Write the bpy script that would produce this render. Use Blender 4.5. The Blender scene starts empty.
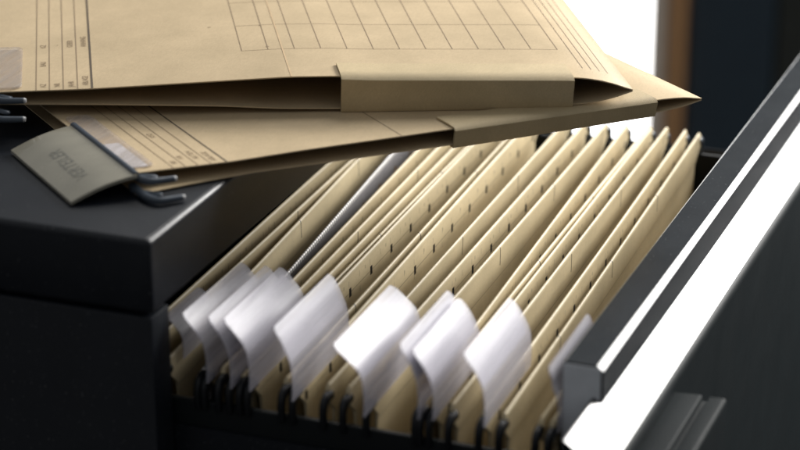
import bpy, bmesh, math, random
from mathutils import Vector, Matrix
random.seed(4)
sc = bpy.context.scene
COL = sc.collection
MM = 0.001
R = math.radians

# ------------------------------------------------------------------ materials
def nt(name):
    m = bpy.data.materials.new(name); m.use_nodes = True
    t = m.node_tree; b = t.nodes['Principled BSDF']
    return m, t, b
def N(t, typ, **k):
    n = t.nodes.new(typ)
    for a, v in k.items():
        if a in ('operation', 'blend_type', 'data_type', 'noise_dimensions', 'use_clamp'): setattr(n, a, v)
        else: n.inputs[a].default_value = v
    return n
def math_(t, op, a, b=None, clamp=False):
    n = t.nodes.new('ShaderNodeMath'); n.operation = op; n.use_clamp = clamp
    for i, v in enumerate((a, b)):
        if v is None: continue
        if isinstance(v, (int, float)): n.inputs[i].default_value = v
        else: t.links.new(v, n.inputs[i])
    return n.outputs[0]
def mixc(t, fac, a, b, blend='MIX'):
    n = t.nodes.new('ShaderNodeMix'); n.data_type = 'RGBA'; n.blend_type = blend
    if isinstance(fac, (int, float)): n.inputs[0].default_value = fac
    else: t.links.new(fac, n.inputs[0])
    for i, v in ((6, a), (7, b)):
        if isinstance(v, tuple): n.inputs[i].default_value = v if len(v) == 4 else (*v, 1)
        else: t.links.new(v, n.inputs[i])
    return n.outputs[2]
def noise(t, co, scale, detail=3, rough=.6, stretch=None):
    if stretch:
        mp = t.nodes.new('ShaderNodeMapping'); mp.inputs['Scale'].default_value = stretch
        t.links.new(co, mp.inputs[0]); co = mp.outputs[0]
    n = N(t, 'ShaderNodeTexNoise', Scale=scale, Detail=detail, Roughness=rough)
    t.links.new(co, n.inputs['Vector']); return n.outputs['Fac']
def ramp(t, v, lo, hi):
    n = t.nodes.new('ShaderNodeMapRange'); t.links.new(v, n.inputs[0])
    n.inputs[1].default_value = lo; n.inputs[2].default_value = hi; return n.outputs[0]
def bump(t, b, h, strength, dist):
    n = t.nodes.new('ShaderNodeBump'); n.inputs['Strength'].default_value = strength
    n.inputs['Distance'].default_value = dist
    t.links.new(h, n.inputs['Height']); t.links.new(n.outputs[0], b.inputs['Normal'])

KR = (0.60, 0.468, 0.288)
KP = (0.63, 0.527, 0.33)
def kraft(name, col=KR, panel=None, cloth=False, rough=.5):
    """kraft card: fine fibres, soft mottling; panel='slots' adds the punched and printed
    scale of a suspension file, 'slit' the single tab cuts, both in the panel's own coordinates"""
    m, t, b = nt(name)
    co = t.nodes.new('ShaderNodeTexCoord').outputs['Object']
    oi = t.nodes.new('ShaderNodeObjectInfo')
    c2 = tuple(x * .90 for x in col); c3 = (min(1, col[0] * 1.12), col[1] * 1.12, col[2] * 1.14)
    big = noise(t, co, 28, 4, .6); fib = noise(t, co, 900, 3, .7, (1, .35, 1)); spk = noise(t, co, 1500, 2, .5)
    c = mixc(t, ramp(t, big, .3, .7), c2 + (1,), c3 + (1,))
    c = mixc(t, math_(t, 'MULTIPLY', ramp(t, fib, .35, .75), .30), c, tuple(x * .7 for x in col) + (1,))
    c = mixc(t, math_(t, 'MULTIPLY', ramp(t, spk, .66, .74), .35), c, tuple(x * .45 for x in col) + (1,))
    hsv = t.nodes.new('ShaderNodeHueSaturation')
    t.links.new(ramp(t, oi.outputs['Random'], -1.2, 2.4), hsv.inputs['Value'])
    v = math_(t, 'ADD', math_(t, 'MULTIPLY', oi.outputs['Random'], .16), .92)
    t.links.new(v, hsv.inputs['Value']); t.links.new(c, hsv.inputs['Color']); c = hsv.outputs[0]
    if panel:
        sx = t.nodes.new('ShaderNodeSeparateXYZ'); t.links.new(co, sx.inputs[0])
        X, Y, Z = sx.outputs
        # object origin is the near end of the ridge: y runs along the file, -z down the panel
        def band(v, lo, hi):
            return math_(t, 'MULTIPLY', math_(t, 'GREATER_THAN', v, lo), math_(t, 'LESS_THAN', v, hi))
        def per(p, off, w):
            ph = math_(t, 'ADD', Y, off)
            return math_(t, 'LESS_THAN', math_(t, 'FLOORED_MODULO', ph, p), w)
        def pick(mask, colr, f):
            nonlocal c
            c = mixc(t, math_(t, 'MULTIPLY', mask, f), c, colr)
        rnd = math_(t, 'MULTIPLY', oi.outputs['Random'], .024)
        if panel == 'slots':
            pick(band(Z, -.0104, -.0100), (.07, .05, .03), .55)                       # score through the slots
            pick(math_(t, 'MULTIPLY', band(Z, -.0072, -.0042), per(.0145, rnd, .00045)), (.05, .04, .03), .55)
            pick(math_(t, 'MULTIPLY', band(Z, -.0062, -.0044), per(.0290, .0092, .0014)), (.05, .04, .03), .35)
            pick(math_(t, 'MULTIPLY', band(Z, -.0150, -.0120), per(.0435, rnd, .0005)), (.05, .04, .03), .5)
            pick(math_(t, 'MULTIPLY', band(Z, -.0124, -.0080), per(.0290, rnd, .0030)), (.004, .003, .002), 1.)
        elif panel == 'slit':
            pick(math_(t, 'MULTIPLY', band(Z, -.0098, -.0004), per(.0920, rnd, .0009)), (.015, .01, .006), 1.)
            pick(band(Z, -.0158, -.0153), (.1, .07, .04), .45)
    t.links.new(c, b.inputs['Base Color'])
    b.inputs['Roughness'].default_value = rough
    b.inputs['Specular IOR Level'].default_value = .35
    h = math_(t, 'ADD', fib, math_(t, 'MULTIPLY', big, 1.2))
    if cloth:
        w1 = t.nodes.new('ShaderNodeTexWave'); w1.inputs['Scale'].default_value = 520
        w2 = t.nodes.new('ShaderNodeTexWave'); w2.inputs['Scale'].default_value = 520; w2.bands_direction = 'Y'
        for w in (w1, w2): t.links.new(co, w.inputs['Vector'])
        h = math_(t, 'ADD', h, math_(t, 'MULTIPLY', w1.outputs['Fac'], w2.outputs['Fac']))
    bump(t, b, h, .35, .00025)
    return m
def plain(name, col, rough=.4, metal=0, spec=.5, n=None, coat=0, dust=0):
    m, t, b = nt(name)
    co = t.nodes.new('ShaderNodeTexCoord').outputs['Object']
    f = noise(t, co, 60, 4, .6)
    t.links.new(mixc(t, ramp(t, f, .3, .7), tuple(x * .9 for x in col) + (1,), tuple(min(1, x * 1.08) for x in col) + (1,)), b.inputs['Base Color'])
    if dust:
        cc = b.inputs['Base Color'].links[0].from_socket
        d = math_(t, 'MULTIPLY', ramp(t, noise(t, co, 900, 2, .4), .70, .74), dust)
        d = math_(t, 'ADD', d, math_(t, 'MULTIPLY', ramp(t, noise(t, co, 45, 6, .7), .52, .8), dust * .05))
        t.links.new(mixc(t, d, cc, (.30, .30, .30, 1)), b.inputs['Base Color'])
    rr = math_(t, 'ADD', math_(t, 'MULTIPLY', noise(t, co, 35, 5, .65), .14), rough - .07)
    t.links.new(rr, b.inputs['Roughness'])
    b.inputs['Metallic'].default_value = metal; b.inputs['Specular IOR Level'].default_value = spec
    b.inputs['Coat Weight'].default_value = coat
    if n: bump(t, b, noise(t, co, n[0], 3, .5), n[1], n[2])
    return m
def grey_lined():
    m, t, b = nt('grey stitched liner')
    co = t.nodes.new('ShaderNodeTexCoord').outputs['Object']
    sx = t.nodes.new('ShaderNodeSeparateXYZ'); t.links.new(co, sx.inputs[0]); X, Y, Z = sx.outputs
    def band(v, lo, hi): return math_(t, 'MULTIPLY', math_(t, 'GREATER_THAN', v, lo), math_(t, 'LESS_THAN', v, hi))
    def per(p, off, w): return math_(t, 'LESS_THAN', math_(t, 'FLOORED_MODULO', math_(t, 'ADD', Y, off), p), w)
    c = mixc(t, ramp(t, noise(t, co, 300, 3), .3, .7), (.22, .215, .225, 1), (.29, .28, .295, 1))
    c = mixc(t, math_(t, 'MULTIPLY', band(Z, -.0016, .0006), per(.0028, 0, .0013)), c, (.8, .78, .74, 1))
    c = mixc(t, math_(t, 'MULTIPLY', band(Z, -.0145, -.0085), per(.029, .004, .004)), c, (.20, .12, .05, 1))
    t.links.new(c, b.inputs['Base Color']); b.inputs['Roughness'].default_value = .45
    return m

M = {}
M['kraft'] = kraft('kraft card')
M['kraft_slots'] = kraft('kraft card with punched scale', KP, panel='slots')
M['kraft_slit'] = kraft('kraft card with tab cuts', KP, panel='slit')
M['tape'] = kraft('kraft cloth tape', (.57, .455, .27), cloth=True, rough=.6)
M['grey'] = grey_lined()
M['ink'] = plain('printed ink', (.10, .075, .05), .6)
M['ink_soft'] = plain('thin printed ink', (.27, .195, .12), .6)
M['score'] = plain('pressed score', (.60, .44, .26), .5)
M['black_steel'] = plain('black powder coated steel', (.0095, .0118, .016), .32, spec=.40, n=(1600, .06, .0001), dust=.30)
M['slate_steel'] = plain('slate lacquered steel', (.020, .024, .028), .24, spec=.4, n=(1600, .05, .0001), dust=.2)
M['front_steel'] = plain('dark lacquered steel', (.004, .0080, .0098), .50, spec=.13, n=(1600, .05, .0001))
M['handle'] = plain('dark handle plastic', (.005, .008, .0095), .58, spec=.05)
M['inner_steel'] = plain('grey lacquered steel', (.72, .75, .78), .42, n=(1600, .10, .0002))
M['lip_metal'] = plain('satin metal bevel', (.02, .021, .023), .22, spec=.6)
M['rail'] = plain('dark steel rail', (.006, .008, .009), .5, spec=.25)
M['hook_black'] = plain('black plastic', (.008, .009, .011), .38, spec=.35)
M['hook_grey'] = plain('slate plastic', (.06, .075, .095), .32)
M['hook_glint'] = plain('painted tip glint', (.5, .5, .5), .4)  # pale colour painted in for the white highlight on the hook ends
M['card_white'] = plain('white card', (.80, .80, .82), .55)
M['card_cream'] = plain('cream card', (.70, .68, .60), .55)
M['tab_body'] = plain('olive grey card under film', (.33, .31, .245), .28, coat=.6)
M['wood'] = plain('brown wood', (.30, .165, .075), .5)
M['faded_ink'] = plain('faded lettering', (.225, .22, .19), .5)
M['beige'] = plain('grey beige paint', (.60, .53, .45), .5)
M['navy'] = plain('dark navy lacquer', (.018, .030, .042), .45)
M['olive'] = plain('dark olive lacquer', (.018, .020, .017), .5)
M['floor'] = plain('dark floor', (.03, .03, .03), .7, spec=.2)
def clear(name, tint, trans):
    m, t, b = nt(name)
    co = t.nodes.new('ShaderNodeTexCoord').outputs['Object']
    st = noise(t, co, 260, 3, .6, (1, .06, 1))  # lengthwise streaks: glassy reflections imitated in tint and transparency
    b.inputs['Roughness'].default_value = .34; b.inputs['Specular IOR Level'].default_value = .36
    t.links.new(mixc(t, ramp(t, st, .3, .7), tuple(x * .78 for x in tint) + (1,), tint + (1,)), b.inputs['Base Color'])
    b.inputs['Coat Weight'].default_value = .06; b.inputs['Coat Roughness'].default_value = .25
    tr = t.nodes.new('ShaderNodeBsdfTransparent'); tr.inputs[0].default_value = (.95, .94, .95, 1)
    mx = t.nodes.new('ShaderNodeMixShader'); 
    tf = t.nodes.new('ShaderNodeMapRange'); t.links.new(st, tf.inputs[0]); tf.inputs[1].default_value = .32; tf.inputs[2].default_value = .68
    tf.inputs[3].default_value = trans - .16; tf.inputs[4].default_value = min(.95, trans + .2); t.links.new(tf.outputs[0], mx.inputs[0])
    t.links.new(b.outputs[0], mx.inputs[1]); t.links.new(tr.outputs[0], mx.inputs[2])
    t.links.new(mx.outputs[0], t.nodes['Material Output'].inputs[0])
    bump(t, b, st, .3, .0004)
    return m
M['film'] = clear('clear tab plastic', (.80, .79, .87), .55)
M['film_grey'] = clear('clear pocket plastic', (.68, .62, .55), .70)
m, t, b = nt('daylit window pane')
b.inputs['Base Color'].default_value = (.9, .9, .9, 1)
b.inputs['Emission Color'].default_value = (1, 1, .985, 1); b.inputs['Emission Strength'].default_value = 4.5
M['pane'] = m

# ------------------------------------------------------------------ helpers
def link(o, parent=None):
    COL.objects.link(o)
    if parent: o.parent = parent
    return o
def mesh(name, verts, faces, mat, parent=None, smooth=None, mats=None, loc=None, bevel=None, seg=3):
    me = bpy.data.meshes.new(name)
    me.from_pydata([tuple(c * MM for c in v) for v in verts], [], faces)
    bm = bmesh.new(); bm.from_mesh(me)
    bmesh.ops.recalc_face_normals(bm, faces=bm.faces)
    if bevel:
        bmesh.ops.bevel(bm, geom=list(bm.edges), offset=bevel * MM, segments=seg, profile=.5, affect='EDGES', clamp_overlap=True)
    bm.to_mesh(me); bm.free()
    for x in ([mat] if mat else []) + (mats or []): me.materials.append(x)
    o = bpy.data.objects.new(name, me)
    if loc: o.location = tuple(c * MM for c in loc)
    link(o, parent)
    if smooth is not None:
        for p in me.polygons: p.use_smooth = True
        try: me.set_sharp_from_angle(angle=R(smooth))
        except Exception: pass
    return o
def box(x0, x1, y0, y1, z0, z1):
    v = [(x, y, z) for x in (x0, x1) for y in (y0, y1) for z in (z0, z1)]
    f = [(0, 1, 3, 2), (4, 6, 7, 5), (0, 4, 5, 1), (2, 3, 7, 6), (0, 2, 6, 4), (1, 5, 7, 3)]
    return v, f
def extrude_y(prof, y0, y1):
    n = len(prof)
    v = [(x, y0, z) for x, z in prof] + [(x, y1, z) for x, z in prof]
    f = [(i, (i + 1) % n, n + (i + 1) % n, n + i) for i in range(n)] + [tuple(range(n - 1, -1, -1)), tuple(range(n, 2 * n))]
    return v, f
def extrude_z(prof, z0, z1):
    n = len(prof)
    v = [(x, y, z0) for x, y in prof] + [(x, y, z1) for x, y in prof]
    f = [(i, (i + 1) % n, n + (i + 1) % n, n + i) for i in range(n)] + [tuple(range(n - 1, -1, -1)), tuple(range(n, 2 * n))]
    return v, f
def empty(name, loc, label, cat, group=None):
    o = bpy.data.objects.new(name, None); o.empty_display_size = .02
    o.location = tuple(c * MM for c in loc); link(o)
    return tag(o, label, cat, group)
def tag(o, label, cat, group=None):
    o['label'] = label; o['category'] = cat
    if group: o['group'] = group
    return o
def interp(tab, u):
    if u <= tab[0][0]: return tab[0][1]
    for (a, b), (c, d) in zip(tab, tab[1:]):
        if u <= c:
            s = (u - a) / (c - a); return b + (d - b) * s
    return tab[-1][1]
def smooth_tab(tab, u, w=5):
    return sum(interp(tab, u + k * w / 3) for k in (-3, -2, -1, 0, 1, 2, 3)) / 7
def tube(path, radii, ns=10, flat=1.0):
    """swept closed tube; path of points, radius per point"""
    P = [Vector(p) for p in path]; vs = []; fs = []
    up = None
    for i, p in enumerate(P):
        d = (P[min(i + 1, len(P) - 1)] - P[max(i - 1, 0)]).normalized()
        if up is None:
            up = Vector((0, 0, 1)) if abs(d.z) < .8 else Vector((1, 0, 0))
        a = d.cross(up).normalized(); up = a.cross(d).normalized()
        for k in range(ns):
            q = 2 * math.pi * k / ns
            vs.append(tuple(p + a * (math.cos(q) * radii[i]) + up * (math.sin(q) * radii[i] * flat)))
    for i in range(len(P) - 1):
        for k in range(ns):
            fs.append((i * ns + k, i * ns + (k + 1) % ns, (i + 1) * ns + (k + 1) % ns, (i + 1) * ns + k))
    fs.append(tuple(range(ns))); fs.append(tuple((len(P) - 1) * ns + k for k in range(ns)))
    return vs, fs
def curve_pts(ctrl, n):
    """Catmull-Rom through control points"""
    out = []
    for s in range(n + 1):
        tt = s / n * (len(ctrl) - 1); i = min(int(tt), len(ctrl) - 2); f = tt - i
        p = [ctrl[max(0, min(len(ctrl) - 1, i + k))] for k in (-1, 0, 1, 2)]
        out.append(tuple(.5 * ((2 * p[1][c]) + (-p[0][c] + p[2][c]) * f + (2 * p[0][c] - 5 * p[1][c] + 4 * p[2][c] - p[3][c]) * f * f
                               + (-p[0][c] + 3 * p[1][c] - 3 * p[2][c] + p[3][c]) * f ** 3) for c in range(len(p[0]))))
    return out

# ------------------------------------------------------------------ camera
cam = bpy.data.cameras.new('camera'); co = bpy.data.objects.new('camera', cam); COL.objects.link(co)
cam.sensor_fit = 'HORIZONTAL'; cam.sensor_width = 36; cam.lens = 36 * 2280 / 800
cam.clip_start = .02; cam.clip_end = 60
rot = Matrix(((0.937566, -0.128316, 0.323272), (0.347807, 0.345896, -0.871428), (0.0, 0.929457, 0.368929)))
co.matrix_world = Matrix.Translation((.3970, -.7749, .3502)) @ rot.to_4x4()
cam.dof.use_dof = True; cam.dof.focus_distance = 1.088; cam.dof.aperture_fstop = 7.0; cam.dof.aperture_blades = 0
sc.camera = co

# ------------------------------------------------------------------ filing cabinet
cab = empty('filing_cabinet', (-250, 255, -1000), 'black steel filing cabinet with its top drawer pulled open', 'filing cabinet')
OFF = (250, -255, 1000)                                   # parts are given in world millimetres
def cpart(name, vf, mat, parent=cab, bevel=None, smooth=None, seg=3, off=True):
    return mesh(name, vf[0], vf[1], mat, parent, smooth=smooth, bevel=bevel, seg=seg, loc=OFF if (off and parent is cab) else None)
cpart('top_cap', box(-520, 0, 0, 510, -33.6, 0), M['black_steel'], bevel=2.6, smooth=35, seg=4)
U = [(-.4, .2), (-.4, 17), (-30, 17), (-30, 20), (-500, 20), (-500, 490), (-30, 490), (-30, 493), (-.4, 493), (-.4, 509.8), (-519.8, 509.8), (-519.8, .2)]
cpart('cabinet_body', extrude_z(U, -998, -35), M['black_steel'], bevel=1.1, smooth=35, seg=2)
cpart('base_plate', box(-515, -5, 5, 505, -1000, -998.2), M['black_steel'])

# the drawer: one folded steel box, its front panel, lip, handle and rails are its pieces
def tray(x0, x1, y0, y1, z0, z1, tnear, tfar, w=1.2):
    """open-topped box with near and far walls of different height"""
    o = [(x0, y0), (x1, y0), (x1, y1), (x0, y1)]; i = [(x0 + w, y0 + w), (x1 - w, y0 + w), (x1 - w, y1 - w), (x0 + w, y1 - w)]
    tops = [tnear, tnear, tfar, tfar]
    v = [(x, y, z0) for x, y in o] + [(x, y, tops[k]) for k, (x, y) in enumerate(o)] + [(x, y, tops[k]) for k, (x, y) in enumerate(i)] + [(x, y, z0 + w) for x, y in i]
    f = [(0, 1, 2, 3), (12, 13, 14, 15)]
    for k in range(4):
        n = (k + 1) % 4
        f += [(k, n, 4 + n, 4 + k), (4 + k, 4 + n, 8 + n, 8 + k), (8 + k, 8 + n, 12 + n, 12 + k)]
    return v, f
dr = cpart('drawer', tray(-330, 182, 18.2, 484, -330, 0, -92, -107), M['black_steel'], smooth=30)
def near_rail(y0, y1, zt):
    return extrude_y([(0, 0)], y0, y1)
def rail_mesh(y0, y1, z0, z1):
    v, f = box(-328, 166, y0, y1, z0, z1); return v, f
cpart('hanging_rail', rail_mesh(19.8, 22.6, -104, -80), M['rail'], dr, bevel=.6, smooth=35)
cpart('hanging_rail', rail_mesh(396, 398.8, -104, -79), M['rail'], dr, bevel=.6, smooth=35)
YAW = R(1.15)
def yawed(o):
    """the front sits a degree out of square on its runners"""
    piv = Vector((185 * MM, 30 * MM, 0))
    o.data.transform(Matrix.Translation(piv) @ Matrix.Rotation(-YAW, 4, 'Z') @ Matrix.Translation(-piv)); return o
# inner channel (lip): a folded top whose front edge is rounded
yawed(cpart('drawer_lip', extrude_y([(168.6, -40.4), (169.3, -39.8), (182.8, -39.8), (183.1, -39.9), (185.4, -41.8), (185.6, -42.2), (185.6, -100), (168.6, -100)], 30, 505), M['slate_steel'], dr, smooth=12))
yawed(cpart('lip_end_plate', box(168.9, 184.6, 29.2, 29.95, -99.5, -40.6), M['inner_steel'], dr, bevel=.25))
fp = [(185.4, -56.2), (199.8, -66.6), (201.0, -68.2), (201.4, -70.5), (201.4, -340), (181.4, -340), (181.4, -54.0), (182.0, -53.6)]
yawed(cpart('front_panel', extrude_y(fp, -11.5, 520), M['front_steel'], dr, smooth=28))
yawed(cpart('bevel_strip', extrude_y([(182.6, -53.75), (199.4, -65.95), (199.1, -66.35), (182.3, -54.15)], -11.3, 519.8), M['lip_metal'], dr))
hp = [(201.2, -73.2), (212.6, -72.4), (213.4, -73.2), (213.6, -75.2), (216.0, -75.2), (216.4, -72.6), (222.6, -72.3), (223.6, -72.9), (224, -74.2),
      (224, -112), (222.5, -113.6), (219.4, -113.6), (218.4, -112), (218.4, -88), (217, -86.4), (201.2, -86.4)]
yawed(cpart('drawer_handle', extrude_y(hp, -90, 86), M['handle'], dr, bevel=.5, smooth=24, seg=2))

# ------------------------------------------------------------------ suspension files in the drawer
ZT = -64.5; Y0 = 24.5; Y1 = 393
def panel_mesh(xn, xf, lean, seed, thick=2.0, depth=232, slip=0.0):
    rnd = random.Random(seed)
    h = thick / 2
    side = [(h * .05, 0), (h * .55, -.25), (h * .9, -.9), (h, -1.9), (h, -8), (h * .92, -14.5), (.62, -15.6), (.55, -22), (.5, -40), (.5, -70), (.5, -120), (.5, -180), (.5, -depth)]
    prof = [(x, z) for x, z in side] + [(-x, z) for x, z in reversed(side)]
    st = 44; L = Y1 - Y0; n = len(prof)
    a1, a2, p1, p2 = rnd.uniform(.2, .75), rnd.uniform(-.3, .3), rnd.uniform(0, 6), rnd.uniform(0, 6)
    tilt = rnd.uniform(-1.0, 1.0); lift = rnd.uniform(-.9, .7)
    v = []; f = []
    for s in range(st + 1):
        tt = s / st
        for x, z in prof:
            inset = 0 if z > -10.5 else (9 if z < -12.5 else 9 * (-10.5 - z) / 2)
            ya, yb = inset * .8, L - inset
            if z > -3: ya += (z + 3) ** 2 * .15; yb -= (z + 3) ** 2 * .15
            y = ya + (yb - ya) * tt
            dpt = min(1, max(0, -z / 60))
            dx = (xf - xn) * tt + a1 * math.sin(3.1 * tt + p1) * .8 + dpt * (a1 * 2 * math.sin(6 * tt + p2) + a2 * math.sin(11 * tt)) + lean * max(0, (-z) / depth)
            zz = z + lift + tilt * (tt - .5) + .25 * math.sin(5 * tt + p1)
            v.append((x + dx, y, zz))
    for s in range(st):
        for k in range(n):
            f.append((s * n + k, s * n + (k + 1) % n, (s + 1) * n + (k + 1) % n, (s + 1) * n + k))
    for s in (0, st):
        for k in range(len(side) - 1):
            f.append((s * n + k, s * n + k + 1, s * n + n - 2 - k, s * n + n - 1 - k))
    return v, f
def hook_mesh(sgn, k=1.0):
    c = curve_pts([(0, 1.8 * -sgn, -5.4), (0, sgn * 2.2, -5.6), (0, sgn * 4.6, -6.9), (0, sgn * 5.7, -10.2), (0, sgn * 5.7, -15.0), (0, sgn * 5.3, -18.6)], 16)
    r = [(2.1 - .6 * (i / 16)) * k for i in range(17)]; r[-1] *= .7
    return tube(c, r, 10, 1.25)
hv_near, hv_far = hook_mesh(-1), hook_mesh(1)
def me_from(name, vf, mat):
    o = mesh(name, vf[0], vf[1], mat, None, smooth=50); me = o.data; bpy.data.objects.remove(o); return me
HOOK_NEAR = me_from('hook', hv_near, M['hook_black']); HOOK_FAR = me_from('hook', hook_mesh(1, .72), M['hook_grey'])
def tab_profile(lean, hh=1.0):
    c = [(1.5, -5.0), (1.7, 1), (1.5, 6.5), (.8, 11.5), (-1.0, 15.8), (lean * .42, 19.8), (lean * .76, 23.4), (lean, 25.6)]
    return curve_pts([(a, b * hh if b > 0 else b) for a, b in c], 14)
def strip(prof, off, y0, y1, th, k0=0, k1=None, ny=10, corner=1.5):
    """curved plate: profile in XZ, extruded in Y, with thickness"""
    pr = prof[k0:k1]; v = []; f = []; n = len(pr)
    def nrm(i):
        a, b = pr[max(0, i - 1)], pr[min(n - 1, i + 1)]; d = Vector((b[0] - a[0], b[1] - a[1])).normalized(); return Vector((d.y, -d.x))
    for side in (0, 1):
        for i in range(n):
            q = nrm(i); o = off + (th if side == 0 else 0)
            e = corner if i == n - 1 else (corner * .35 if i == n - 2 else 0)
            for j in range(ny + 1):
                y = (y0 + e) + (y1 - y0 - 2 * e) * j / ny
                v.append((pr[i][0] + q.x * o, y, pr[i][1] + q.y * o))
    w = ny + 1; S = n * w
    for i in range(n - 1):
        for j in range(ny):
            a = i * w + j
            f.append((a, a + 1, a + w + 1, a + w)); f.append((S + a, S + a + w, S + a + w + 1, S + a + 1))
    for j in range(ny):
        for i in (0, n - 1):
            a = i * w + j; f.append((a, S + a, S + a + 1, a + 1))
    for i in range(n - 1):
        for j in (0, ny):
            a = i * w + j; f.append((a, a + w, S + a + w, S + a))
    return v, f
G = 'suspension files hanging in the open drawer'
#        back (near, far)   front (near, far)  tab: on, y0, y1, lean, card   label
FILES = [
    ((161.0, 164.0), (166.3, 169.5), ('F', 25, 84, -3.5, 'card_cream', .88), 'kraft suspension file tucked against the drawer front, only its tab end showing'),
    ((136.9, 131.8), (145.6, 139.7), ('B', 18.5, 82, -9, 'card_white'), 'kraft suspension file with bare brown front panel facing the drawer front'),
    ((115.3, 112.4), (123.8, 120.8), ('B', 17, 77, -7, 'card_white'), 'kraft suspension file carrying the right one of two overlapping white tabs'),
    ((109.2, 98.7), (111.3, 110.6), ('B', 16, 78, -7, 'card_white'), 'kraft suspension file carrying the left one of two overlapping white tabs'),
    ((77.1, 75.2), (87.6, 87.2), ('F', 10, 79, -11, 'card_white'), 'kraft suspension file with the brightest white tab, just left of the overlapping tab pair'),
    ((54.3, 46.6), (68.3, 64.3), ('B', 13.5, 77, -8, 'card_white'), 'kraft suspension file with a white tab standing next left of the brightest tab'),
    ((33.7, 27.3), (49.3, 41.4), ('B', 16, 78.6, -9, 'card_white'), 'kraft suspension file with a white tab, fourth tab counted from the black cabinet'),
    ((25.2, 19.2), (29.9, 25.6), ('B', 15.5, 78, -10, 'card_cream'), 'kraft suspension file with a half hidden pale tab, third tab from the black cabinet'),
    ((13.6, 1.7), (20.0, 10.8), ('B', 17, 80, -9.5, 'card_cream'), 'kraft suspension file with a pale tab, second tab from the black cabinet'),
    ((-6.5, -27.0), (10.5, -15.0), ('B', 36, 71, -7.5, 'card_cream', .52), 'suspension file with grey stitched front panel behind a broad tan panel'),
    ((-28.0, -36.0), (-19.1, -25.0), None, 'shaded kraft suspension file half under the cabinet edge, without a visible tab'),
]
for i, (bk, fr, tb, lab) in enumerate(FILES):
    cx = (bk[0] + fr[0]) / 2
    root = empty('suspension_file', (cx, Y0, ZT - 232), lab, 'suspension file', G)
    gap = fr[0] - bk[0]
    for nm, (xn, xf), lean, mat in (('back_panel', bk, gap * .45, 'kraft_slit' if i == 9 else 'kraft_slots'), ('front_panel', fr, -gap * .45, 'grey' if i == 9 else 'kraft_slit')):
        vf = panel_mesh(xn - xn, xf - xn, lean, i * 2 + (nm[0] == 'f'))
        zoff = -3.0 if (i == 9 and nm[0] == 'f') else 0
        p = mesh(nm, vf[0], vf[1], M[mat], root, smooth=40, loc=(xn - cx, 0, 232 + zoff))
        if i == 9 and nm[0] == 'f': p['label'] = 'grey liner panel with white stitched edge'
        for me, yy, xx in ((HOOK_NEAR, 0, 0), (HOOK_FAR, Y1 - Y0, xf - xn)):
            h = bpy.data.objects.new('hook', me); h.location = (xx * MM, yy * MM, -zoff * MM); link(h, p)
    if tb:
        x = (bk if tb[0] == 'B' else fr)[0]; rj = random.Random(50 + i); pr = tab_profile(tb[3] * rj.uniform(.82, 1.12), tb[5] if len(tb) > 5 else rj.uniform(.94, 1.05))
        vf = strip(pr, 0.55, tb[1] - Y0, tb[2] - Y0, .5, corner=2.0)
        tab = mesh('tab', vf[0], vf[1], M['film'], root, smooth=50, loc=(x - cx, 0, 232))
        vf = strip(pr, 0.05, tb[1] - Y0 + 2.6, tb[2] - Y0 - 2.4, .35, k0=6, k1=13, corner=.2)
        mesh('label_card', vf[0], vf[1], M[tb[4]], tab, smooth=50)

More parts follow.
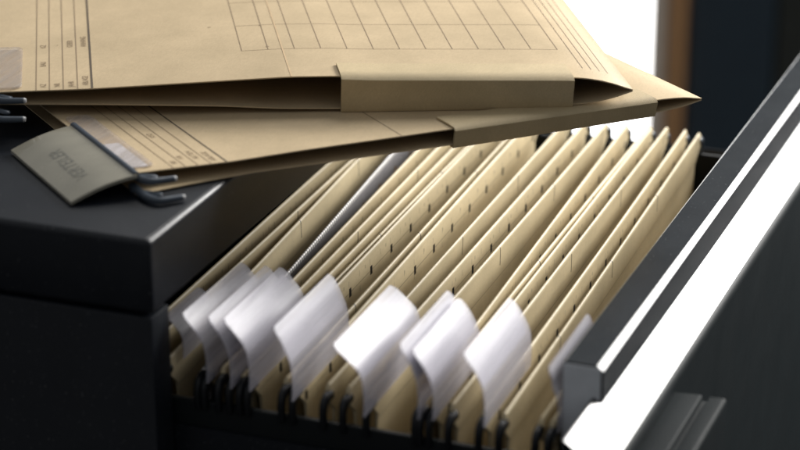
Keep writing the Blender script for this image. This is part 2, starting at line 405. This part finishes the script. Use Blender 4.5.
# ------------------------------------------------------------------ loose folders lying on top
class Folder:
    def __init__(s, P0, phi, lo, up, umin, umax, shear=-.125, depth=350, vlo=None, close=.35):
        s.P0 = P0; s.e = (math.cos(phi), math.sin(phi)); s.n = (-math.sin(phi), math.cos(phi))
        s.lo, s.up, s.umin, s.umax, s.k, s.depth, s.vlo, s.close = lo, up, umin, umax, shear, depth, vlo or [(0, 0)], close
    def z(s, tab, u, v):
        zl, zu = smooth_tab(s.lo, u), smooth_tab(s.up, u)
        if u > s.umax - 14:                                   # the fold: both leaves run together
            w = (u - (s.umax - 14)) / 14; zm = interp(s.up, s.umax)
            zl = zl + (zm - 1.1 - zl) * w ** 6; zu = zu + (zm - zu) * w ** 6
        g = 1 - s.close * min(1, max(0, v) / s.depth)
        zu = zl + (zu - zl) * g
        return zu if tab == 'u' else zl
    def P(s, u, v, z):
        a = u + s.k * v
        return (s.P0[0] + s.e[0] * a + s.n[0] * v, s.P0[1] + s.e[1] * a + s.n[1] * v, z)
    def top(s, u, v, lift=0):
        return s.P(u, v, s.z('u', u, v) + lift)
    def us(s):
        a = [s.umin + (s.umax - 16 - s.umin) * i / 60 for i in range(61)]
        return a + [s.umax - 16 + 16 * (1 - (1 - i / 16) ** 1.7) for i in range(1, 17)]
    def cover(s, root, th=.55):
        us = s.us(); vs = [0, 2, 6, 12, 20, 32, 48, 70, 100, 140, 190, 250, 300, s.depth]
        loop = [('u', u) for u in us] + [('l', u) for u in reversed(us[:-1])]
        V = []; F = []; n = len(loop); m_ = len(vs)
        for v in vs:
            pts = []
            for lf, u in loop:
                vv = v + (interp(s.vlo, u) * (1 - v / s.depth) if lf == 'l' else 0)
                pts.append((u, vv, s.z(lf, u, v)))
            ring = []
            for i, (u, vv, z) in enumerate(pts):
                a, b = pts[max(0, i - 1)], pts[min(n - 1, i + 1)]
                d = Vector((b[0] - a[0], b[2] - a[2])); d.normalize(); q = (d.y, -d.x)   # inward
                ring.append((s.P(u, vv, z), s.P(u + q[0] * th, vv, z + q[1] * th)))
            V += [r[0] for r in ring] + [r[1] for r in ring]
        for a in range(m_ - 1):
            o, p = a * 2 * n, (a + 1) * 2 * n
            for i in range(n - 1):
                F.append((o + i, o + i + 1, p + i + 1, p + i)); F.append((o + n + i, p + n + i, p + n + i + 1, o + n + i + 1))
            for i in (0, n - 1): F.append((o + i, p + i, p + n + i, o + n + i))
        for a in (0, m_ - 1):
            o = a * 2 * n
            for i in range(n - 1): F.append((o + i, o + n + i, o + n + i + 1, o + i + 1))
        return mesh('folded_cover', [s.loc(q) for q in V], F, M['kraft'], root, smooth=40)
    def loc(s, q): return (q[0] - s.org[0], q[1] - s.org[1], q[2] - s.org[2])
    def gusset(s, root, u0, u1, w=17, th=.9, far=False, over=3.0):
        """cloth tape folded over the edge of the upper leaf, down and under the lower one"""
        V = []; F = []; N_ = 30
        for i in range(N_ + 1):
            u = u0 + (u1 - u0) * i / N_
            vb = s.depth if far else 0; sg = -1 if far else 1
            wob = .25 * math.sin(i * .9) + .15 * math.sin(i * 2.3)
            zu, zl = s.z('u', u, vb), s.z('l', u, vb)
            gap = zu - zl
            # path: on the upper leaf, over the edge, down a slightly bellied wall, under
            path = [(w + wob, .15), (w * .6, .2), (w * .25, .25), (-over * .4, .1), (-over, -.9), (-over * .75, -gap * .3), (-over * .35, -gap * .6), (-over * .25, -gap + .5), (-over * .1, -gap - .55), (8, -gap - .6)]
            for side in (0, 1):
                for a, (v, z) in enumerate(path):
                    o = 0 if side else th
                    nv, nz = [(0, 1), (0, 1), (0, 1), (-.4, .9), (-.9, .4), (-1, 0), (-1, 0), (-1, -.2), (-.4, -.9), (0, -.15)][a]
                    V.append(s.P(u, vb + sg * (v + nv * o), zu + z + nz * o))
        K = 10; S2 = 2 * K
        for i in range(N_):
            o, p = i * S2, (i + 1) * S2
            for a in range(K - 1):
                F.append((o + a, o + a + 1, p + a + 1, p + a)); F.append((o + K + a, p + K + a, p + K + a + 1, o + K + a + 1))
            for a in (0, K - 1): F.append((o + a, p + a, p + K + a, o + K + a))
        for i in (0, N_):
            o = i * S2
            for a in range(K - 1): F.append((o + a, o + K + a, o + K + a + 1, o + a + 1))
        return mesh('gusset_tape', [s.loc(q) for q in V], F, M['tape'], root, smooth=45)
    def ribbon(s, pts, w, lift=.12, h=.05):
        """thin printed line along (u, v) points on the upper leaf"""
        V = []; F = []
        for i, (u, v) in enumerate(pts):
            a, b = pts[max(0, i - 1)], pts[min(len(pts) - 1, i + 1)]
            d = Vector((b[0] - a[0], b[1] - a[1])).normalized(); q = (-d.y * w / 2, d.x * w / 2)
            for sg in (1, -1):
                V.append(s.top(u + sg * q[0], max(.25, v + sg * q[1]), lift))
        for i in range(len(pts) - 1): F.append((2 * i, 2 * i + 1, 2 * i + 3, 2 * i + 2))
        return V, F
    def lines(s, name, root, items, mat):
        V = []; F = []
        for pts, w in items:
            a, b = s.ribbon(pts, w); o = len(V); V += a; F += [tuple(o + k for k in q) for q in b]
        ob = mesh(name, [s.loc(q) for q in V], F, M[mat], root); return ob
    def text(s, root, items, mat, name='printed_word', plane=None):
        for body, u, v, size, dirv in items:
            V = []; F = []
            cu = bpy.data.curves.new('t', 'FONT'); cu.body = body; cu.size = size; cu.offset = 0
            o = bpy.data.objects.new('t', cu); COL.objects.link(o)
            dg = bpy.context.evaluated_depsgraph_get(); me = bpy.data.meshes.new_from_object(o.evaluated_get(dg))
            k = len(V)
            for q in me.vertices:
                x, y = q.co.x, q.co.y
                du, dv = (x * dirv[0] - y * dirv[1], x * dirv[1] + y * dirv[0])
                V.append((plane or (lambda a, b: s.top(a, b, .14)))(u + du, v + dv))
            F += [tuple(k + a for a in p.vertices) for p in me.polygons]
            bpy.data.objects.remove(o); bpy.data.curves.remove(cu); bpy.data.meshes.remove(me)
            mesh(name, [s.loc(q) for q in V], F, M[mat], root)
    def bar_hook(s, root, u, v0, z, du=14, out=11, drop=0, r=2.05, turn=1.0):
        c = curve_pts([(u, v0 + 8, z), (u, v0, z), (u + .4, v0 - out * .55, z - drop * .3), (u + 3.2, v0 - out, z - drop * .6), (u + du * .6, v0 - out * turn, z - drop * .9), (u + du, v0 - out * turn * .96, z - drop)], 20)
        P = [s.loc(s.P(a, b, zz)) for a, b, zz in c]
        rr = [r * (1.0 - .35 * (i / 20)) for i in range(21)]; rr[-1] *= .75
        vf = tube(P, rr, 12, 1.0)
        o = mesh('hook', vf[0], vf[1], M['hook_grey'], root, smooth=60, mats=[M['hook_glint']])
        vf = tube([P[0], tuple(P[0][k] * .4 + P[1][k] * .6 for k in range(3))], [.1, .1])
        lg = curve_pts([(u - 1, v0 + 5, z - .6), (u + 2, v0 + 1, z - .7), (u + 5.5, v0 - 2.2, z - .9), (u + 8.5, v0 - 3.6, z - 1.0)], 8)
        if v0 < 100:
            a, b = tube([s.loc(s.P(*q)) for q in lg], [r * .9] * 8 + [r * .5], 10, .55); mesh('bar_lug', a, b, M['hook_grey'], root, smooth=60)
        for p in o.data.polygons:
            if min(p.vertices) >= 19 * 12: p.material_index = 1  # end rings get the painted highlight
        return o
    def slab(s, name, root, u0, u1, v0, v1, lift, th, mat, rad=3, n=6):
        """thin rounded plate lying on the upper leaf"""
        out = []
        for cu, cv, a0 in ((u1 - rad, v1 - rad, 0), (u0 + rad, v1 - rad, 90), (u0 + rad, v0 + rad, 180), (u1 - rad, v0 + rad, 270)):
            for i in range(n + 1):
                a = R(a0 + 90 * i / n); out.append((cu + rad * math.cos(a), cv + rad * math.sin(a)))
        V = [s.top(u, v, lift) for u, v in out] + [s.top(u, v, lift + th) for u, v in out]; k = len(out)
        F = [tuple(range(k)), tuple(range(2 * k - 1, k - 1, -1))] + [(i, (i + 1) % k, k + (i + 1) % k, k + i) for i in range(k)]
        return mesh(name, [s.loc(q) for q in V], F, M[mat], root, smooth=30)

# lower of the two: lies on the cabinet, its fold hanging out over the drawer
f2 = Folder((-32 + 2.7, 56 - 3.0), R(42), [(-8, .7), (17, .7), (47, .6), (85, .6), (95, .7), (147, 1.0), (200, 2.2), (250, 3.4), (262, 4.3), (269, 5.4), (274, 6.5)],
            [(-8, 8.0), (40, 7.4), (75, 8.3), (122, 8.7), (146, 9.0), (250, 10.0), (262, 9.7), (269, 8.8), (274, 7.7)], -6, 274, vlo=[(-8, -9), (10, -6), (50, 0)], close=.15)
f2.org = (-29.3, 53, 0)
r2 = empty('loose_folder', f2.org, 'kraft folder with a lettered olive tab lying directly on the cabinet top', 'folder', 'loose folders on the cabinet')
f2.cover(r2)
f2.gusset(r2, 146, 249, w=15, over=1.6); f2.gusset(r2, 60, 249, w=15, far=True, over=1.6)
f2.lines('printed_rule', r2, [([(38.6, v) for v in (.3, 20, 60, 120, 340)], .75)], 'ink')
f2.lines('printed_columns', r2, [([(u, v) for v in (.3, 20, 60, 120, 340)], .38) for u in (14.5, 20.0, 25.6, 31.5)], 'ink_soft')
f2.text(r2, [('ABLAGE', 35.6, 3, 3.6, (0, 1)), ('AKTEN', 29.8, 8, 3.6, (0, 1)), ('NR', 23.6, 10, 3.4, (0, 1)), ('KFZ', 23.8, 42, 3.4, (0, 1)), ('BIS', 18.4, 5, 3.4, (0, 1))], 'ink_soft')
f2.lines('pressed_score', r2, [([(121.2, v) for v in (.3, 30, 120, 340)], .45)], 'ink_soft')
f2.slab('label_pocket', r2, -4.0, 8.0, 4, 82, .35, .7, 'film_grey', rad=4)
f2.slab('label_slip', r2, -3.2, 5.5, 6, 40, .1, .2, 'card_white', rad=.6)
f2.bar_hook(r2, -3.0, 0, 7.0, du=15, out=9, drop=.8)
f2.bar_hook(r2, -4.6, -9.0, 2.2, du=15, out=12.5, drop=.2)
f2.bar_hook(r2, -3.0, 350, 7.0, du=15, out=-9, drop=.8)
f2.bar_hook(r2, -4.6, 350, 2.2, du=15, out=-9, drop=.2)
# tab: a plate clipped on the bar, sloping down to the cabinet top
def tab_plane(a, b, lift=0):
    w = (a + 4.5) / -30.5                                   # 0 at the bar, 1 at the outer edge
    return f2.P(a, b, 9.6 - 7.4 * w - 1.4 * math.sin(math.pi * min(1, max(0, w))) * -1 + lift)
V = []; F = []; nu = 12; us_ = [-4.5 - 30.5 * i / nu for i in range(nu + 1)]
for lift in (0, -1.5):
    for a in us_:
        for b in (-7, 15, 40, 67): V.append(f2.loc(tab_plane(a, b - 2.5 * ((a + 4.5) / -30.5), lift)))
S_ = (nu + 1) * 4
for i in range(nu):
    for j in range(3):
        a = i * 4 + j; F += [(a, a + 1, a + 5, a + 4), (S_ + a, S_ + a + 4, S_ + a + 5, S_ + a + 1)]
    for j in (0, 3): a = i * 4 + j; F.append((a, a + 4, S_ + a + 4, S_ + a))
for i in (0, nu):
    for j in range(3): a = i * 4 + j; F.append((a, S_ + a, S_ + a + 1, a + 1))
tab = mesh('tab', V, F, M['tab_body'], r2, smooth=40)
f2.text(tab, [('VERTEILER', -20.5, 6, 8.2, (.02, 1))], 'faded_ink', 'lettering', plane=lambda a, b: tab_plane(a, b, .12))
vf = tube([f2.loc(f2.P(-4.6, v, 9.3)) for v in (-6, 20, 45, 68)], [1.5] * 4, 10, .8)
mesh('tab_clip', vf[0], vf[1], M['hook_grey'], tab, smooth=60)

# upper one: lies across the first, turned a little
f1 = Folder((-115 + 1.1, 105 - 2.8), R(21.5), [(-22, 13.2), (0, 13.1), (35, 12.7), (92, 11.6), (118, 10.2), (146, 10.0), (254, 11.2), (262, 12.0), (270, 13.6), (277, 15.6), (282, 17.3)],
            [(-22, 18.8), (-11, 19.4), (30, 20.7), (81, 23.6), (123, 26.0), (146, 26.2), (160, 25.6), (240, 25.0), (255, 24.8), (262, 24.2), (270, 22.6), (277, 20.4), (282, 18.7)], -21, 282, close=.15)
f1.org = (-114, 102, 11)
r1 = empty('loose_folder', f1.org, 'upper kraft folder printed with a ruled grid, lying across another folder', 'folder', 'loose folders on the cabinet')
f1.cover(r1)
f1.gusset(r1, 146.5, 254, w=17); f1.gusset(r1, 60, 254, w=17, far=True)
f1.lines('printed_rule', r1, [([(32.0, v) for v in (.3, 20, 60, 120, 340)], .95)], 'ink')
f1.lines('printed_columns', r1, [([(u, v) for v in (.3, 20, 60, 120, 340)], .42) for u in (6.2, 12.4, 18.8, 25.4)], 'ink_soft')
grid = [([(104.6 + 12.62 * k, v) for v in (44, 90, 140, 200, 296)], .34) for k in range(13)]
grid += [([(104.6 + 151.4 * j / 16, 44 + 42 * k) for j in range(17)], .3) for k in range(7)]
f1.lines('printed_grid', r1, grid, 'ink_soft')
f1.lines('pressed_score', r1, [([(124.0, v) for v in (.3, 30, 90, 200, 345)], .7)], 'score')
f1.lines('fold_scores', r1, [([(u, v) for v in (16, 60, 140, 345)], .35) for u in (262, 266, 270, 274)], 'ink_soft')
f1.text(r1, [('AZ', 10.8, 4, 3.9, (0, 1)), ('BAU', 10.8, 36, 3.9, (0, 1)), ('NR', 17.2, 4, 3.9, (0, 1)), ('JAHR', 23.8, 3, 3.9, (0, 1)), ('ABLAGE', 30.4, 5, 3.9, (0, 1)),
             ('KZ', 10.8, 66, 3.9, (0, 1)), ('-', 17.2, 69, 3.9, (0, 1)), ('GEBER', 23.8, 66, 3.9, (0, 1)), ('ANHANG', 30.4, 66, 3.9, (0, 1)), ('o', 91, 86, 3, (1, 0)), ('o', 116.5, 48, 3, (1, 0)), ('o', 116, 84, 3, (1, 0))], 'ink_soft')
f1.slab('label_pocket', r1, -20, -0.5, 2, 66, .35, .9, 'film_grey', rad=4.5)
f1.bar_hook(r1, -13.5, 0, 18.2, du=15, out=8, drop=.6)
f1.bar_hook(r1, -15.0, -5, 13.0, du=16, out=13, drop=1.0)
f1.bar_hook(r1, -13.5, 350, 18.2, du=15, out=-9, drop=.6)
f1.bar_hook(r1, -15.0, 350, 14.0, du=16, out=-12, drop=.6)

# ------------------------------------------------------------------ blurred background
win = empty('bright_window', (-1100, 2000, -1000), 'blown-out white daylight window behind the cabinet', 'window')
wo = (1100, -2000, 1000)
mesh('pane', *box(-2000, -285, 1998, 2006, -900, -50), M['pane'], win, loc=wo)
mesh('window_frame', *box(-2040, -287, 1990, 2030, -1000, -901), M['beige'], win, loc=wo)
mesh('top_rail', *box(-2040, -287, 1990, 2030, -49, 10), M['beige'], win, loc=wo)
post = empty('wooden_post', (-263, 2010, -1000), 'brown wooden post at the edge of the bright window', 'post')
mesh('post_face', *box(-284.5, -261.5, 1986, 2040, -1000, 400), M['beige'], post, loc=(263, -2010, 1000), bevel=1.5)
mesh('post_shaft', *box(-261, -241, 1980, 2040, -1000, 400), M['wood'], post, loc=(263, -2010, 1000), bevel=1.5)
cup = empty('dark_cupboard', (-45, 2180, -1000), 'dark navy cupboard standing blurred in the background beside the post', 'cupboard')
co_ = (45, -2180, 1000)
mesh('carcass', *box(-239, 140, 2022, 2340, -1000, 420), M['navy'], cup, loc=co_, bevel=2)
dn = mesh('door', *box(-237, -126, 2005, 2021, -990, 410), M['navy'], cup, loc=co_, bevel=2)
mesh('knob', *tube([(-142, 2006, -330), (-142, 1990, -330), (-142, 1984, -330)], [4, 4, 9], 12), M['hook_grey'], dn, loc=co_, smooth=40)
mesh('door', *box(-122, 138, 2005, 2021, -990, 410), M['olive'], cup, loc=co_, bevel=2)
fl = mesh('floor', *box(-2600, 2600, -1800, 2600, -1010, -1000.5), M['floor']); fl['kind'] = 'structure'

# ------------------------------------------------------------------ light
def area(name, loc, target, sx, sy, radiance, col):
    l = bpy.data.lights.new(name, 'AREA'); l.shape = 'RECTANGLE'; l.size = sx; l.size_y = sy
    l.energy = radiance * math.pi * sx * sy; l.color = col
    o = bpy.data.objects.new(name, l); COL.objects.link(o); o.location = loc
    o.rotation_euler = (Vector(target) - Vector(loc)).to_track_quat('-Z', 'Y').to_euler(); return o
area('window_light', (.86, 2.0, .62), (.12, .2, -.05), 1.3, .95, 14, (1, .985, .95))
area('added_soft_light', (.62, 1.35, .64), (.08, .22, -.02), .75, .5, 22, (1, .975, .94))  # unseen lamp added behind right to brighten folder tops and file faces
area('added_top_light', (-.05, .95, 1.25), (.05, .25, 0), .6, .5, 6.5, (1, .975, .94))  # another added lamp, from above, lifting the folder tops and file ridges
w = bpy.data.worlds.new('World'); sc.world = w; w.use_nodes = True
wt = w.node_tree; g = wt.nodes.new('ShaderNodeTexCoord'); sx = wt.nodes.new('ShaderNodeSeparateXYZ')
wt.links.new(g.outputs['Generated'], sx.inputs[0])            # a room: pale ceiling above, dark floor and furniture below
wt.links.new(mixc(wt, ramp(wt, sx.outputs[2], -.15, .7), (.30, .30, .31, 1), (1.25, 1.28, 1.32, 1)), wt.nodes['Background'].inputs[0])
w.node_tree.nodes['Background'].inputs[1].default_value = .22
sc.view_settings.view_transform = 'Standard'; sc.view_settings.look = 'None'
sc.view_settings.exposure = 0; sc.view_settings.gamma = 1
sc.cycles.use_denoising = True
sc.cycles.max_bounces = 8; sc.cycles.transparent_max_bounces = 16
sc.cycles.sample_clamp_indirect = 6
